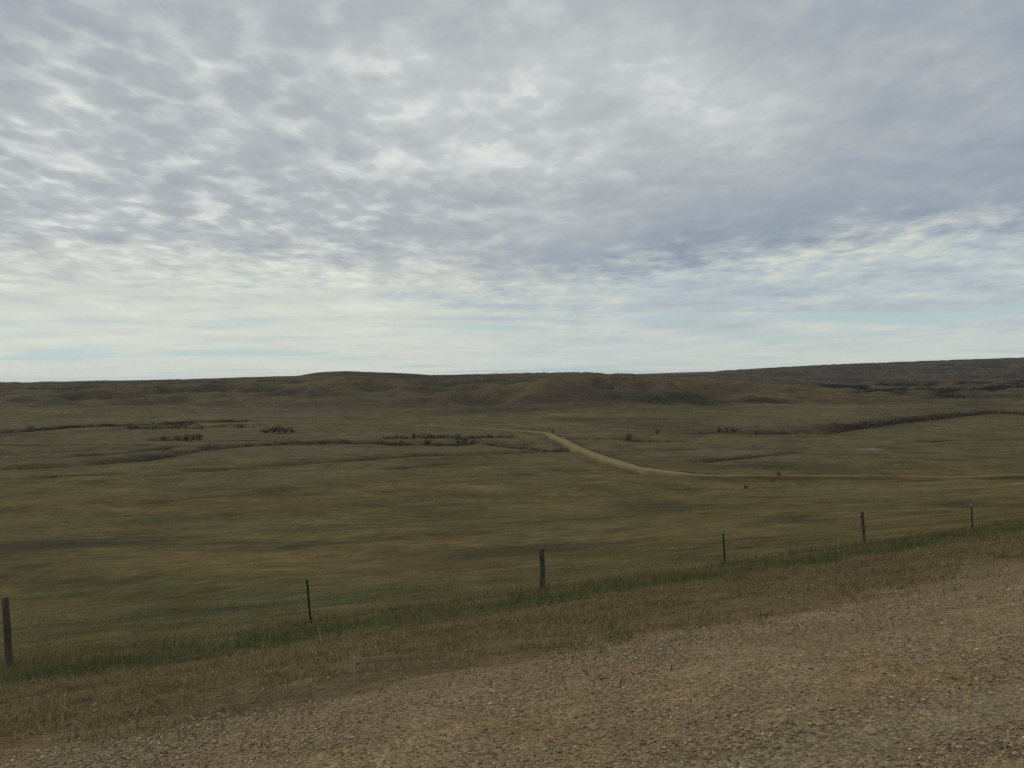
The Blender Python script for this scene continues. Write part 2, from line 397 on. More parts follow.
m, nt, b = new_mat('prairie_ground', 1.0, 0.05)
a = nd(nt, 'ShaderNodeAttribute', attribute_name='tint')
tc = nd(nt, 'ShaderNodeTexCoord')
n1 = noise(nt, tc.outputs['Object'], 9.0, 6, 0.7)
n2 = noise(nt, tc.outputs['Object'], 0.55, 6, 0.68)
n4 = noise(nt, tc.outputs['Object'], 0.09, 5, 0.68)
f = math_n(nt, 'MULTIPLY', mrange(nt, n1, .3, .7, .62, 1.38, False), mrange(nt, n2, .3, .7, .66, 1.34, False))
f = math_n(nt, 'MULTIPLY', f, mrange(nt, n4, .3, .7, .76, 1.24, False))
mul = nd(nt, 'ShaderNodeVectorMath', operation='SCALE')
nt.links.new(a.outputs['Color'], mul.inputs[0]); nt.links.new(f, mul.inputs['Scale'])
hue = noise(nt, tc.outputs['Object'], 0.23, 5, .7)
warm = mixc(nt, mrange(nt, hue, .35, .65), (1.05, .99, .94), (.97, 1.01, .99))
colr = mixc(nt, 1.0, mul.outputs[0], warm, 'MULTIPLY')
nt.links.new(colr, b.inputs['Base Color'])
bp = nd(nt, 'ShaderNodeBump'); bp.inputs['Strength'].default_value = .7; bp.inputs['Distance'].default_value = .06
nt.links.new(n1, bp.inputs['Height'])
bp2 = nd(nt, 'ShaderNodeBump'); bp2.inputs['Strength'].default_value = .55; bp2.inputs['Distance'].default_value = .7
nt.links.new(n2, bp2.inputs['Height']); nt.links.new(bp.outputs[0], bp2.inputs['Normal'])
nt.links.new(bp2.outputs[0], b.inputs['Normal'])
tag(make_mesh('ground', V, [quads, tris], m, tint, smooth=True), kind='structure')

# ------------------------------------------------------------------ gravel road (near)
tt = np.concatenate([np.arange(-50, -12, .5), np.arange(-12, 26, .12), np.arange(26, 60, .5)])
ps = np.concatenate([np.arange(-7.6, 1.5, .4), np.arange(1.5, 9.9, .10)])
T, P = np.meshgrid(tt, ps)
RX = T * TX + P * NX; RY = T * TY + P * NY
RZ = height(RX, RY) + .006
gm = edge_gravel(RX, RY)
RZ = RZ - .10 * sstep(.56, .42, gm)                 # the gravel thins out and dips under the turf
keepf = (gm[:-1, :-1] + gm[1:, 1:] + gm[:-1, 1:] + gm[1:, :-1]) / 4 > .40
nT = len(tt); i2, j2_ = np.meshgrid(np.arange(len(ps) - 1), np.arange(nT - 1), indexing='ij')
q = np.stack([i2 * nT + j2_, i2 * nT + j2_ + 1, (i2 + 1) * nT + j2_ + 1, (i2 + 1) * nT + j2_], -1)[keepf]
gcol = ground_color(RX, RY)
band = sstep(-.25, .45, fbm(T * .25, P, 1.5, 3, 110) + .35 * np.sin(P * 2.1))
wt_ = gm * sstep(.32, .12, np.abs(P - 3.55 + .12 * fbm(RX, RY, 2.5, 2, 131)))
gcol = mixa(gcol, C_(.212, .164, .100) * np.ones_like(gcol), gm * band * .7)
gcol = mixa(gcol, C_(.215, .168, .100) * np.ones_like(gcol), wt_ * .8)
mg, nt, b = new_mat('road_gravel', 1.0, 0.1)
a = nd(nt, 'ShaderNodeAttribute', attribute_name='tint'); tc = nd(nt, 'ShaderNodeTexCoord')
vo = nd(nt, 'ShaderNodeTexVoronoi'); vo.inputs['Scale'].default_value = 42; nt.links.new(tc.outputs['Object'], vo.inputs['Vector'])
vo2 = nd(nt, 'ShaderNodeTexVoronoi'); vo2.inputs['Scale'].default_value = 95; nt.links.new(tc.outputs['Object'], vo2.inputs['Vector'])
sep = nd(nt, 'ShaderNodeSeparateColor'); nt.links.new(vo.outputs['Color'], sep.inputs[0])
sep2 = nd(nt, 'ShaderNodeSeparateColor'); nt.links.new(vo2.outputs['Color'], sep2.inputs[0])
f = math_n(nt, 'MULTIPLY', mrange(nt, sep.outputs[0], 0, 1, .62, 1.38, False), mrange(nt, sep2.outputs[0], 0, 1, .7, 1.3, False))
nn = noise(nt, tc.outputs['Object'], 2.2, 6, .7)
f = math_n(nt, 'MULTIPLY', f, mrange(nt, nn, .3, .7, .78, 1.22, False))
mul = nd(nt, 'ShaderNodeVectorMath', operation='SCALE')
nt.links.new(a.outputs['Color'], mul.inputs[0]); nt.links.new(f, mul.inputs['Scale'])
tn = mixc(nt, sep.outputs[1], (1.07, .98, .84), (.97, 1.0, 1.03))
nt.links.new(mixc(nt, 1.0, mul.outputs[0], tn, 'MULTIPLY'), b.inputs['Base Color'])
bp = nd(nt, 'ShaderNodeBump'); bp.inputs['Strength'].default_value = .8; bp.inputs['Distance'].default_value = .012; bp.invert = True
nt.links.new(vo.outputs['Distance'], bp.inputs['Height'])
bp2 = nd(nt, 'ShaderNodeBump'); bp2.inputs['Strength'].default_value = .5; bp2.inputs['Distance'].default_value = .05
nt.links.new(nn, bp2.inputs['Height']); nt.links.new(bp.outputs[0], bp2.inputs['Normal'])
nt.links.new(bp2.outputs[0], b.inputs['Normal'])
tag(make_mesh('gravel_road', np.stack([RX, RY, RZ], -1).reshape(-1, 3), [q.reshape(-1, 4)], mg, gcol.reshape(-1, 3), smooth=True), kind='structure')

# ------------------------------------------------------------------ dirt road in the valley
def resample(pl, step):
    P_ = np.array(pl); s = np.concatenate([[0], np.cumsum(np.hypot(*np.diff(P_, axis=0).T))])
    # smooth with a Catmull-Rom-like pass: dense linear, then moving average
    ss = np.arange(0, s[-1], step)
    Q = np.stack([np.interp(ss, s, P_[:, 0]), np.interp(ss, s, P_[:, 1])], 1)
    k = np.hanning(9); k /= k.sum()
    Qs = np.stack([np.convolve(np.pad(Q[:, i], 4, mode='edge'), k, 'valid') for i in (0, 1)], 1)
    return Qs
Q = resample(road_pl, 2.5)
dq = np.gradient(Q, axis=0); dq /= np.hypot(dq[:, 0], dq[:, 1])[:, None]
nq = np.stack([-dq[:, 1], dq[:, 0]], 1)
ws = np.linspace(-1, 1, 13)
sarc = np.arange(len(Q)) * 2.5
iq = int(np.argmin(np.hypot(Q[:, 0] - at(690, 476.2)[0], Q[:, 1] - at(690, 476.2)[1]))); sr = sstep(sarc[iq] + 20, sarc[iq] - 30, sarc)
half = 2.7 - 1.0 * sr + .6 * fbm(sarc, sarc * 0, 30, 3, 120)
iend = int(np.argmin(np.hypot(Q[:, 0] - at(520, 431.8)[0], Q[:, 1] - at(520, 431.8)[1]))); sfar = sstep(sarc[iend] - 25, sarc[iend] + 60, sarc)
half = half * (1 - .5 * sfar)
edge = .45 * fbm(sarc, sarc * 0 + 7, 9, 3, 123)
DX = Q[:, None, 0] + nq[:, None, 0] * (ws[None] * half[:, None] + edge[:, None]); DY = Q[:, None, 1] + nq[:, None, 1] * (ws[None] * half[:, None] + edge[:, None])
zc = height(Q[:, 0], Q[:, 1])
zc = np.convolve(np.pad(zc, 6, mode='edge'), np.ones(13) / 13, 'valid')
crown = .62 - .08 * ws ** 2
DZ = np.maximum(height(DX, DY) + .12, zc[:, None] + crown[None])
DZ[:, 0] = height(DX[:, 0], DY[:, 0]) - .5; DZ[:, -1] = height(DX[:, -1], DY[:, -1]) - .5
nW = len(ws)
i3, j3 = np.meshgrid(np.arange(len(Q) - 1), np.arange(nW - 1), indexing='ij')
q = np.stack([i3 * nW + j3, i3 * nW + j3 + 1, (i3 + 1) * nW + j3 + 1, (i3 + 1) * nW + j3], -1).reshape(-1, 4)
dc = np.broadcast_to(C_(.230, .172, .074), DX.shape + (3,)).copy()
dc = mixa(dc, C_(.115, .095, .045), sstep(.45, .95, np.abs(ws)[None] + .5 * fbm(DX, DY, 6, 3, 129)) * .95)
dc = mixa(dc, C_(.19, .145, .075), sstep(0, .5, fbm(DX, DY, 8, 3, 126)) * .5)
dc = mixa(dc, C_(.125, .105, .058), sfar[:, None] * np.ones_like(DX) * .45)
dc = mixa(dc, C_(.130, .090, .042), sr[:, None] * (.45 + .5 * sstep(-.2, .4, fbm(DX, DY, 16, 3, 133))))
md = attr_mat('dirt_road_surface', 1.0, .15, .8)
tag(make_mesh('dirt_road', np.stack([DX, DY, DZ], -1).reshape(-1, 3), [q], md, dc.reshape(-1, 3), smooth=True), kind='structure')

# ------------------------------------------------------------------ loose stones on the road and verge
def ico():
    t = (1 + 5 ** .5) / 2
    v = np.array([(-1, t, 0), (1, t, 0), (-1, -t, 0), (1, -t, 0), (0, -1, t), (0, 1, t), (0, -1, -t), (0, 1, -t), (t, 0, -1), (t, 0, 1), (-t, 0, -1), (-t, 0, 1)], float)
    f = np.array([(0, 11, 5), (0, 5, 1), (0, 1, 7), (0, 7, 10), (0, 10, 11), (1, 5, 9), (5, 11, 4), (11, 10, 2), (10, 7, 6), (7, 1, 8), (3, 9, 4), (3, 4, 2), (3, 2, 6), (3, 6, 8), (3, 8, 9), (4, 9, 5), (2, 4, 11), (6, 2, 10), (8, 6, 7), (9, 8, 1)])
    return v / np.linalg.norm(v[0]), f
IV, IF = ico()
def in_view(X, Y, margin=.05, far=60, nearest=3.5):
    return (Y > nearest) & (Y < far) & (np.abs(X / np.maximum(Y, .1)) < .488 + margin)
STONES = np.array([(.225, .172, .100), (.185, .140, .082), (.270, .215, .135), (.145, .105, .062), (.215, .140, .080), (.255, .190, .100), (.165, .140, .100), (.36, .31, .215)])
def pebbles(name, n, pr, size, prob, far, mat):
    Y = 3.5 + (far - 3.5) * rng.random(n) ** 1.25
    X = Y * (rng.random(n) * 2 - 1) * .66
    p = NX * X + NY * Y
    k = (p > pr[0]) & (p < pr[1]) & (rng.random(n) < prob(X, Y))
    X, Y = X[k], Y[k]; n = len(X)
    s = size[0] * np.exp(rng.normal(0, size[1], n)); s = np.clip(s, .004, size[2])
    v = IV[None] * (1 + .22 * rng.normal(size=(n, 12, 1))) * s[:, None, None] * np.array([1.0, .8, .62])
    a = rng.random(n) * 6.283; ca, sa = np.cos(a), np.sin(a)
    vx = v[..., 0] * ca[:, None] - v[..., 1] * sa[:, None]; vy = v[..., 0] * sa[:, None] + v[..., 1] * ca[:, None]
    z = height(X, Y) + .008
    W = np.stack([vx + X[:, None], vy + Y[:, None], v[..., 2] + z[:, None] + s[:, None] * .22], -1)
    F = (IF[None] + 12 * np.arange(n)[:, None, None]).reshape(-1, 3)
    w = np.array([.25, .2, .14, .12, .12, .1, .035, .035])
    c = STONES[rng.choice(len(STONES), n, p=w)] * 1.32 * (1 + .22 * rng.normal(size=(n, 1))).clip(.5, 1.6)
    return tag(make_mesh(name, W.reshape(-1, 3), [F], mat, np.repeat(c, 12, 0)), kind='stuff')
ms = attr_mat('stone', .9, .25, 60.0, .2)
def pg_(X, Y):
    g = edge_gravel(X, Y); p = NX * X + NY * Y; t = TX * X + TY * Y
    band = sstep(-.3, .4, fbm(t * .25, p, 1.5, 3, 110) + .35 * np.sin(p * 2.1) + .5 * fbm(X, Y, .8, 2, 130))
    return sstep(.05, .9, g) * (.22 + .78 * band) * (.35 + .65 * sstep(-.35, .3, fbm(X, Y, 1.7, 3, 135))) * (1 - .9 * sstep(.30, .12, np.abs(p - 3.55 + .12 * fbm(X, Y, 2.5, 2, 131))))
pebbles('road_gravel', 225000, (1.0, 10.5), (.0062, .40, .017), pg_, 24, ms)
pebbles('verge_gravel', 5200, (7.0, 14.5), (.009, .45, .026), lambda X, Y: .55 * (1 - edge_gravel(X, Y)) * sstep(14, 9, NX * X + NY * Y) + .03, 24, ms)

# ------------------------------------------------------------------ grass
def grass(name, X, Y, hgt, wid, cols, mat, lean=.35, bend=.35):
    n = len(X); z = height(X, Y) - .01; cols = cols * 1.45
    a = rng.random(n) * 6.283
    # blades face roughly any way; the ribbon has three levels and a tip
    dx, dy = np.cos(a), np.sin(a)
    la = rng.random(n) * 6.283; ll = np.abs(rng.normal(0, lean, n)) + .05
    lx, ly = np.cos(la) * ll + .10, np.sin(la) * ll
    lv = np.array([0, .45, .8]); wv = np.array([1, .8, .45])
    Vv = np.zeros((n, 7, 3))
    for k in range(3):
        off = lv[k] + bend * lv[k] ** 2
        cx = X + lx * hgt * off * .8; cy = Y + ly * hgt * off * .8; cz = z + hgt * lv[k] * (1 - .25 * ll * lv[k])
        for sgn, q in ((-1, 0), (1, 1)):
            Vv[:, 2 * k + q] = np.stack([cx + sgn * dx * wid * wv[k] / 2, cy + sgn * dy * wid * wv[k] / 2, cz], 1)
    off = 1 + bend
    Vv[:, 6] = np.stack([X + lx * hgt * off * .8, Y + ly * hgt * off * .8, z + hgt * (1 - .3 * ll)], 1)
    bs = 7 * np.arange(n)[:, None]
    Qd = np.concatenate([bs + np.array([[0, 1, 3, 2]]), bs + np.array([[2, 3, 5, 4]])])
    Tr = bs + np.array([[4, 5, 6]])
    return tag(make_mesh(name, Vv.reshape(-1, 3), [Qd, Tr], mat, np.repeat(cols, 7, 0)), kind='stuff')

def scatter(n, pr, far, margin=.22):
    n = int(n * (.488 + margin) / .558)
    """points on the verge in strips parallel to the road"""
    Y = 4 + (far - 4) * rng.random(n); X = Y * (rng.random(n) * 2 - 1) * (.488 + margin)
    k = rng.random(n) < Y / far                      # even density on the ground
    X, Y = X[k], Y[k]; p = NX * X + NY * Y
    k = (p > pr[0]) & (p < pr[1])
    return X[k], Y[k]
def pick(pal, n, w=None, sd=.16):
    pal = np.array(pal)
    return pal[rng.choice(len(pal), n, p=w)] * (1 + sd * rng.normal(size=(n, 1))).clip(.55, 1.5)
mgrass = attr_mat('grass_blade', .9, .2, 2.0, .08)
_nt = mgrass.node_tree; _b = _nt.nodes['Principled BSDF']                # blades curve and let light through: soften the facet shading
_g = nd(_nt, 'ShaderNodeNewGeometry'); _s = nd(_nt, 'ShaderNodeVectorMath', operation='SCALE'); _s.inputs['Scale'].default_value = .45
_nt.links.new(_g.outputs['Normal'], _s.inputs[0]); _a = nd(_nt, 'ShaderNodeVectorMath', operation='ADD'); _a.inputs[1].default_value = (0, 0, 1)
_nt.links.new(_s.outputs[0], _a.inputs[0]); _n = nd(_nt, 'ShaderNodeVectorMath', operation='NORMALIZE'); _nt.links.new(_a.outputs[0], _n.inputs[0])
_nt.links.new(_n.outputs[0], _b.inputs['Normal'])
_t = nd(_nt, 'ShaderNodeBsdfTranslucent'); _nt.links.new(_b.inputs['Base Color'].links[0].from_socket, _t.inputs['Color'])
_m = nd(_nt, 'ShaderNodeMixShader'); _m.inputs[0].default_value = .42
_nt.links.new(_b.outputs[0], _m.inputs[1]); _nt.links.new(_t.outputs[0], _m.inputs[2]); _nt.links.new(_m.outputs[0], _nt.nodes['Material Output'].inputs['Surface'])

# short dry turf on the shoulder, in clumps
X, Y = scatter(3000000, (3.8, 16.5), 40)
p = NX * X + NY * Y
cl = .9 * fbm(X, Y, .30, 3, 140) + .95 * fbm(X, Y, 1.9, 4, 142) + .10
k = rng.random(len(X)) < sstep(-.28, .45, cl) * (1 - .995 * edge_gravel(X, Y) ** .5) * .95
X, Y, cl = X[k], Y[k], cl[k]
pal = [(.20, .150, .070), (.155, .115, .054), (.100, .085, .038), (.072, .074, .031), (.150, .092, .045)]
w1 = sstep(.10, .5, fbm(X, Y, 2.2, 4, 145))
cols = pick(pal, len(X), [.34, .30, .18, .07, .11])
cols = mixa(cols, pick([(.066, .074, .029), (.088, .090, .035)], len(X)), w1 * .75)
grass('shoulder_turf_grass', X, Y, (.022 + .05 * rng.random(len(X)) ** 2) * (1 + .9 * sstep(.1, .6, cl)), .007 + .008 * rng.random(len(X)), cols * 1.15, mgrass, .9, .6); print('turf', len(X))
# scattered taller dead stalks in the turf
X, Y = scatter(90000, (6.6, 24), 44)
p = NX * X + NY * Y
k = rng.random(len(X)) < (.04 + .5 * sstep(.12, .5, fbm(X, Y, 1.4, 3, 180))) * (1 - edge_gravel(X, Y))
X, Y = X[k], Y[k]
grass('dry_stalk_grass', X, Y, .12 + .22 * rng.random(len(X)) ** 1.5, .006 + .005 * rng.random(len(X)), pick([(.24, .19, .10), (.18, .14, .07), (.13, .10, .05)], len(X)), mgrass, .5, .6)

# green strip of taller grass along the foot of the shoulder
X, Y = scatter(520000, (13.6, 19.2), 52)
p = NX * X + NY * Y + .9 * fbm(X, Y, 4.5, 3, 90) + .5 * fbm(X, Y, 14, 2, 92)
k = rng.random(len(X)) < sstep(15.2, 16.5, p) * sstep(19.0, 17.4, p) * (.2 + .75 * sstep(-.3, .3, fbm(X, Y, .9, 3, 150)))
X, Y = X[k], Y[k]
cols = mixa(pick([(.066, .086, .030), (.088, .100, .036), (.060, .074, .028)], len(X)), pick([(.12, .105, .048), (.15, .12, .058)], len(X)), sstep(-.25, .45, fbm(X, Y, 2.8, 3, 153)) * .85)
grass('green_verge_grass', X, Y, .07 + .13 * rng.random(len(X)) * (1 + .5 * fbm(X, Y, 1.5, 2, 155)), .009 + .008 * rng.random(len(X)), cols, mgrass, .38, .4)

# tall dry prairie grass about the fence line
X, Y = scatter(700000, (16.8, 22.6), 62)
p = NX * X + NY * Y
k = rng.random(len(X)) < sstep(16.8, 18.4, p) * sstep(22.4, 20.4, p) * (.10 + .75 * sstep(-.35, .3, fbm(X, Y, 1.3, 3, 160)))
X, Y = X[k], Y[k]
cols = mixa(pick([(.118, .098, .046), (.145, .115, .055), (.088, .082, .036)], len(X)), pick([(.074, .078, .032), (.06, .064, .027)], len(X)), sstep(-.05, .5, fbm(X, Y, 3.4, 3, 163)) * .6)
grass('tall_prairie_grass', X, Y, .06 + .20 * rng.random(len(X)), .008 + .008 * rng.random(len(X)), cols, mgrass, .34, .5)

# open pasture further down: sparse, coarser tufts
n = 560000
Y = 22 + 58 * rng.random(n) ** 1.1; X = Y * (rng.random(n) * 2 - 1) * .70
p = NX * X + NY * Y
k = (p > 21.5) & (rng.random(n) < (.1 + .5 * sstep(-.3, .35, fbm(X, Y, 4.0, 3, 170))) * sstep(62, 26, Y))
X, Y = X[k], Y[k]
gc = ground_color(X, Y)
cols = gc * (1.0 + .25 * rng.normal(size=(len(X), 1))).clip(.5, 1.7)
grass('pasture_grass', X, Y, .025 + .045 * rng.random(len(X)), .010 + .0002 * Y, cols, mgrass, .4, .5)

# ------------------------------------------------------------------ fence posts
def tube(path_pts, radii, sides=10, wob=0.0, seed=0, caps=True):
    r_ = np.random.default_rng(seed); path_pts = np.asarray(path_pts, float); V = []
    th = np.arange(sides) * 2 * math.pi / sides
    prof = 1 + wob * r_.normal(size=sides)
    for i, c in enumerate(path_pts):
        d = path_pts[min(i + 1, len(path_pts) - 1)] - path_pts[max(i - 1, 0)]; d /= np.linalg.norm(d) + 1e-9
        ref = np.array([1., 0, 0]) if abs(d[0]) < .9 else np.array([0, 1., 0])
        e1 = np.cross(d, ref); e1 /= np.linalg.norm(e1); e2 = np.cross(d, e1)
        rr_ = radii[i] * prof * (1 + .35 * wob * r_.normal(size=sides))
        V.append(c + np.outer(np.cos(th) * rr_, e1) + np.outer(np.sin(th) * rr_, e2))
    n = len(path_pts); V = np.concatenate(V)
    k = np.arange(sides)
    F = [np.stack([i * sides + k, i * sides + (k + 1) % sides, (i + 1) * sides + (k + 1) % sides, (i + 1) * sides + k], 1) for i in range(n - 1)]
    F4 = np.concatenate(F); F3 = np.zeros((0, 3), int)
    if caps:
        V = np.vstack([V, path_pts[:1], path_pts[-1:]])
        F3 = np.concatenate([np.stack([k, np.full(sides, len(V) - 2), (k + 1) % sides], 1), np.stack([(n - 1) * sides + k, (n - 1) * sides + (k + 1) % sides, np.full(sides, len(V) - 1)], 1)])
    return V, F4, F3

mwood, nt, b = new_mat('weathered_wood', .92, .15)
tc = nd(nt, 'ShaderNodeTexCoord'); mp = nd(nt, 'ShaderNodeMapping'); mp.inputs['Scale'].default_value = (30, 30, 2.2)
nt.links.new(tc.outputs['Object'], mp.inputs['Vector'])
g1 = noise(nt, mp.outputs[0], 1.6, 6, .7, .6); g2 = noise(nt, tc.outputs['Object'], 5, 4)
cr = nd(nt, 'ShaderNodeValToRGB'); nt.links.new(g1, cr.inputs[0])
cr.color_ramp.elements[0].position = .33; cr.color_ramp.elements[0].color = (.048, .040, .031, 1)
cr.color_ramp.elements[1].position = .68; cr.color_ramp.elements[1].color = (.180, .157, .128, 1)
nt.links.new(mixc(nt, mrange(nt, g2, .4, .65, 0, .5), cr.outputs[0], (.060, .046, .034)), b.inputs['Base Color'])
bp = nd(nt, 'ShaderNodeBump'); bp.inputs['Strength'].default_value = .9; bp.inputs['Distance'].default_value = .01
nt.links.new(g1, bp.inputs['Height']); nt.links.new(bp.outputs[0], b.inputs['Normal'])

mste, nt, b = new_mat('dark_green_steel', .6, .4)
tc = nd(nt, 'ShaderNodeTexCoord'); g = noise(nt, tc.outputs['Object'], 14, 5, .65)
nt.links.new(mixc(nt, mrange(nt, g, .5, .68), (.016, .021, .015), (.055, .026, .014)), b.inputs['Base Color'])
mtip, nt, b = new_mat('pale_paint', .6, .4)
tc = nd(nt, 'ShaderNodeTexCoord'); g = noise(nt, tc.outputs['Object'], 25, 5, .65)
nt.links.new(mixc(nt, mrange(nt, g, .5, .75), (.24, .23, .21), (.12, .10, .08)), b.inputs['Base Color'])
mwire, nt, b = new_mat('rusty_wire', .7, .4); b.inputs['Metallic'].default_value = .6
tc = nd(nt, 'ShaderNodeTexCoord')
nt.links.new(mixc(nt, noise(nt, tc.outputs['Object'], 8, 3), (.09, .07, .06), (.13, .08, .05)), b.inputs['Base Color'])

F0 = np.array([-8.62, 18.0]); STEP = np.array([0.2552 * 18, 0.1637 * 18])
def post_base(px, k):
    y = 18.0 * (1 + .1637 * k)
    d = fw * F_PX + rt * (px - 512) + up * (384 - (668 - 24 * k)); d = d / d[1]
    return float(d[0] * y), y
def wood_post(px, k, h, r, lean, label, seed, rz=0.0):
    x, y = post_base(px, k); z = float(height(np.array([x]), np.array([y]))[0])
    zs = np.array([-.5, -.1, .1, .3, .5, .7, .9, .97, 1.0]) * h
    rd = r * np.array([1.08, 1.06, 1.03, 1.01, 1.0, .98, .95, .93, .84])
    r_ = np.random.default_rng(seed)
    pts = np.stack([.003 * r_.normal(size=9), .003 * r_.normal(size=9), zs], 1)
    V, F4, F3 = tube(pts, rd, 14, .045, seed)
    top = V[:, 2] > .96 * h
    V[top, 2] += .12 * V[top, 0] + .09 * V[top, 1]            # saw cut a little off square
    o = make_mesh('wooden_fence_post', V, [F4, F3], mwood)
    # two staples with the stub of an old wire tie
    o.location = (x, y, z); o.rotation_euler = (r_.normal(0, .01), lean, rz)
    for hh in (.42, .80):
        sv, s4, s3 = tube([(-.03, -r * 1.02, hh * h), (-.015, -r * 1.17, hh * h + .004), (.015, -r * 1.17, hh * h - .004), (.03, -r * 1.02, hh * h)], [.003] * 4, 6)
        make_mesh('staple', sv, [s4, s3], mwire, parent=o)
    return tag(o, label, 'fence post', 'fence posts along the road verge')
def steel_post(px, k, h, lean, label, tip):
    x, y = post_base(px, k); z = float(height(np.array([x]), np.array([y]))[0])
    w, d, t = .040, .042, .007
    prof = np.array([(-w / 2, 0), (w / 2, 0), (w / 2, t), (t / 2, t), (t / 2, d), (-t / 2, d), (-t / 2, t), (-w / 2, t)])
    def extr(z0, z1, grow=0.0):
        pr_ = prof + np.sign(prof - np.array([0, d / 2])) * grow
        V = np.concatenate([np.c_[pr_, np.full(8, z0)], np.c_[pr_, np.full(8, z1)]])
        i = np.arange(8); F4 = np.stack([i, (i + 1) % 8, 8 + (i + 1) % 8, 8 + i], 1)
        return V, F4, np.array([(8, 9, 10, 15), (11, 12, 13, 14), (10, 11, 14, 15)]), np.array([(3, 2, 1, 0), (3, 0, 7, 7)])[:1]
    V, F4, capt, _ = extr(-.55, h - tip)
    Vs, Fs = [V], [F4, capt]; n = len(V)
    bx = np.array([(-1, -1, -1), (1, -1, -1), (1, 1, -1), (-1, 1, -1), (-1, -1, 1), (1, -1, 1), (1, 1, 1), (-1, 1, 1)], float)
    bf = np.array([(0, 3, 2, 1), (4, 5, 6, 7), (0, 1, 5, 4), (1, 2, 6, 5), (2, 3, 7, 6), (3, 0, 4, 7)])
    for s in np.arange(.12, h - tip - .02, .055):             # the row of wire studs
        Vs.append(bx * np.array([.006, .005, .010]) + np.array([0, -.0045, s])); Fs.append(bf + n); n += 8
    o = tag(bpy.data.objects.new('steel_fence_post', None), label, 'fence post', 'fence posts along the road verge'); COL.objects.link(o)
    make_mesh('stake', np.concatenate(Vs), Fs, mste, parent=o)
    V, F4, capt, _ = extr(h - tip, h, .0012)
    make_mesh('painted_tip', V, [F4, capt], mtip, parent=o)
    o.location = (x, y, z); o.rotation_euler = (0, lean, .45)
    return o
wood_post(9.5, 0, 1.21, .060, -.052, 'thick grey weathered wooden fence post, the nearest, at the left edge of the fence line', 1)
steel_post(311, 1, .93, -.075, 'thin dark steel fence post between the thick nearest wooden post and the middle wooden post', .05)
wood_post(543.5, 2, .97, .060, -.030, 'short brown wooden fence post with flat top in the middle of the fence line', 2)
steel_post(725.5, 3, .93, -.055, 'thin dark steel fence post with pale tip, between the middle and far wooden posts', .11)
wood_post(864.5, 4, .95, .050, -.065, 'slender dark leaning wooden fence post, the farthest wooden one, second from right', 3)
steel_post(973, 5, .84, -.050, 'farthest thin steel fence post with pale tip at the right end of the fence', .10)

# ------------------------------------------------------------------ brush, shrubs and trees of the valley
mbrush = attr_mat('brush_twigs', .95, .3, 1.5, .05)
def twig_cloud(n_leaf, w, d, h, seed, leaf=.16, pal=((.135, .114, .084), (.165, .134, .098), (.110, .100, .074)), trunk=True, crown_from=.1):
    """stems fanning from the root with many small twig and leaf faces, uneven outline"""
    r_ = np.random.default_rng(seed); Vs, F4s, F3s, Cs = [], [], [], []; n = 0
    ns = 7
    tips = []
    for s in range(ns):
        a = r_.random() * 6.283; rr_ = .15 + .75 * r_.random()
        tip = np.array([math.cos(a) * w * .5 * rr_, math.sin(a) * d * .5 * rr_, h * (.62 + .38 * r_.random()) * (1 - .35 * rr_ ** 2)])
        mid = tip * np.array([.4, .4, .5]) + r_.normal(0, .04, 3) * h
        V, F4, F3 = tube([(0, 0, -.1 * h), mid, tip], [.022 * h, .013 * h, .004 * h], 5)
        Vs.append(V); F4s.append(F4 + n); F3s.append(F3 + n); Cs.append(np.tile(C_(.045, .036, .027), (len(V), 1))); n += len(V); tips += [mid, tip, (mid + tip) / 2]
    tips = np.array(tips)
    c = tips[r_.integers(0, len(tips), n_leaf)] + r_.normal(0, 1, (n_leaf, 3)) * np.array([w, d, h]) * .115
    c[:, 2] = np.clip(c[:, 2], crown_from * h * r_.random(n_leaf), h * 1.05)
    a = r_.normal(size=(n_leaf, 3)); a /= np.linalg.norm(a, axis=1)[:, None]
    bb = np.cross(a, r_.normal(size=(n_leaf, 3))); bb /= np.linalg.norm(bb, axis=1)[:, None]
    L = leaf * h * (.5 + r_.random((n_leaf, 1))); 
    q = np.stack([c - a * L, c + bb * L * .32, c + a * L, c - bb * L * .32], 1)
    F4s.append((4 * np.arange(n_leaf)[:, None] + np.array([[0, 1, 2, 3]])) + n)
    Vs.append(q.reshape(-1, 3)); Cs.append(np.repeat(np.array(pal)[r_.integers(0, len(pal), n_leaf)] * (1 + .25 * r_.normal(size=(n_leaf, 1))).clip(.4, 1.7), 4, 0))
    return np.concatenate(Vs), np.concatenate(F4s), np.concatenate(F3s), np.concatenate(Cs)

shrub_me = []
for s in range(6):
    V, F4, F3, Cc = twig_cloud(700, 1.6, 1.4, 1.0, 200 + s, .075, crown_from=.02)
    shrub_me.append(make_mesh('creek_shrub', V, [F4, F3], mbrush, Cc, link=False))
def shrub(px, py, wpx, hpx, label, k, group=None, name='creek_shrub', cat='shrub'):
    x, y = at(px, py); z = float(height(np.array([x]), np.array([y]))[0])
    o = bpy.data.objects.new(name, shrub_me[k % len(shrub_me)]); COL.objects.link(o)
    hh = hpx * y / F_PX; ww = wpx * y / F_PX / 1.5
    o.location = (x, y, z - .05); o.scale = (ww, ww, hh); o.rotation_euler = (0, 0, random.random() * 6.28)
    return tag(o, label, cat, group)
shrub(627.5, 439.3, 12, 8.0, 'large dark rounded shrub by the creek, right of the dirt road bend', 0, 'lone shrubs in the valley')
shrub(657, 434.2, 8, 4.2, 'small low dark shrub beyond and right of the large rounded one', 1, 'lone shrubs in the valley')
shrub(553, 433.0, 5, 4.2, 'tiny dark shrub just behind the bend of the dirt road', 2, 'lone shrubs in the valley')
shrub(779, 478.8, 7, 8.5, 'small dark shrub standing on the far edge of the straight dirt road', 3, 'lone shrubs in the valley')
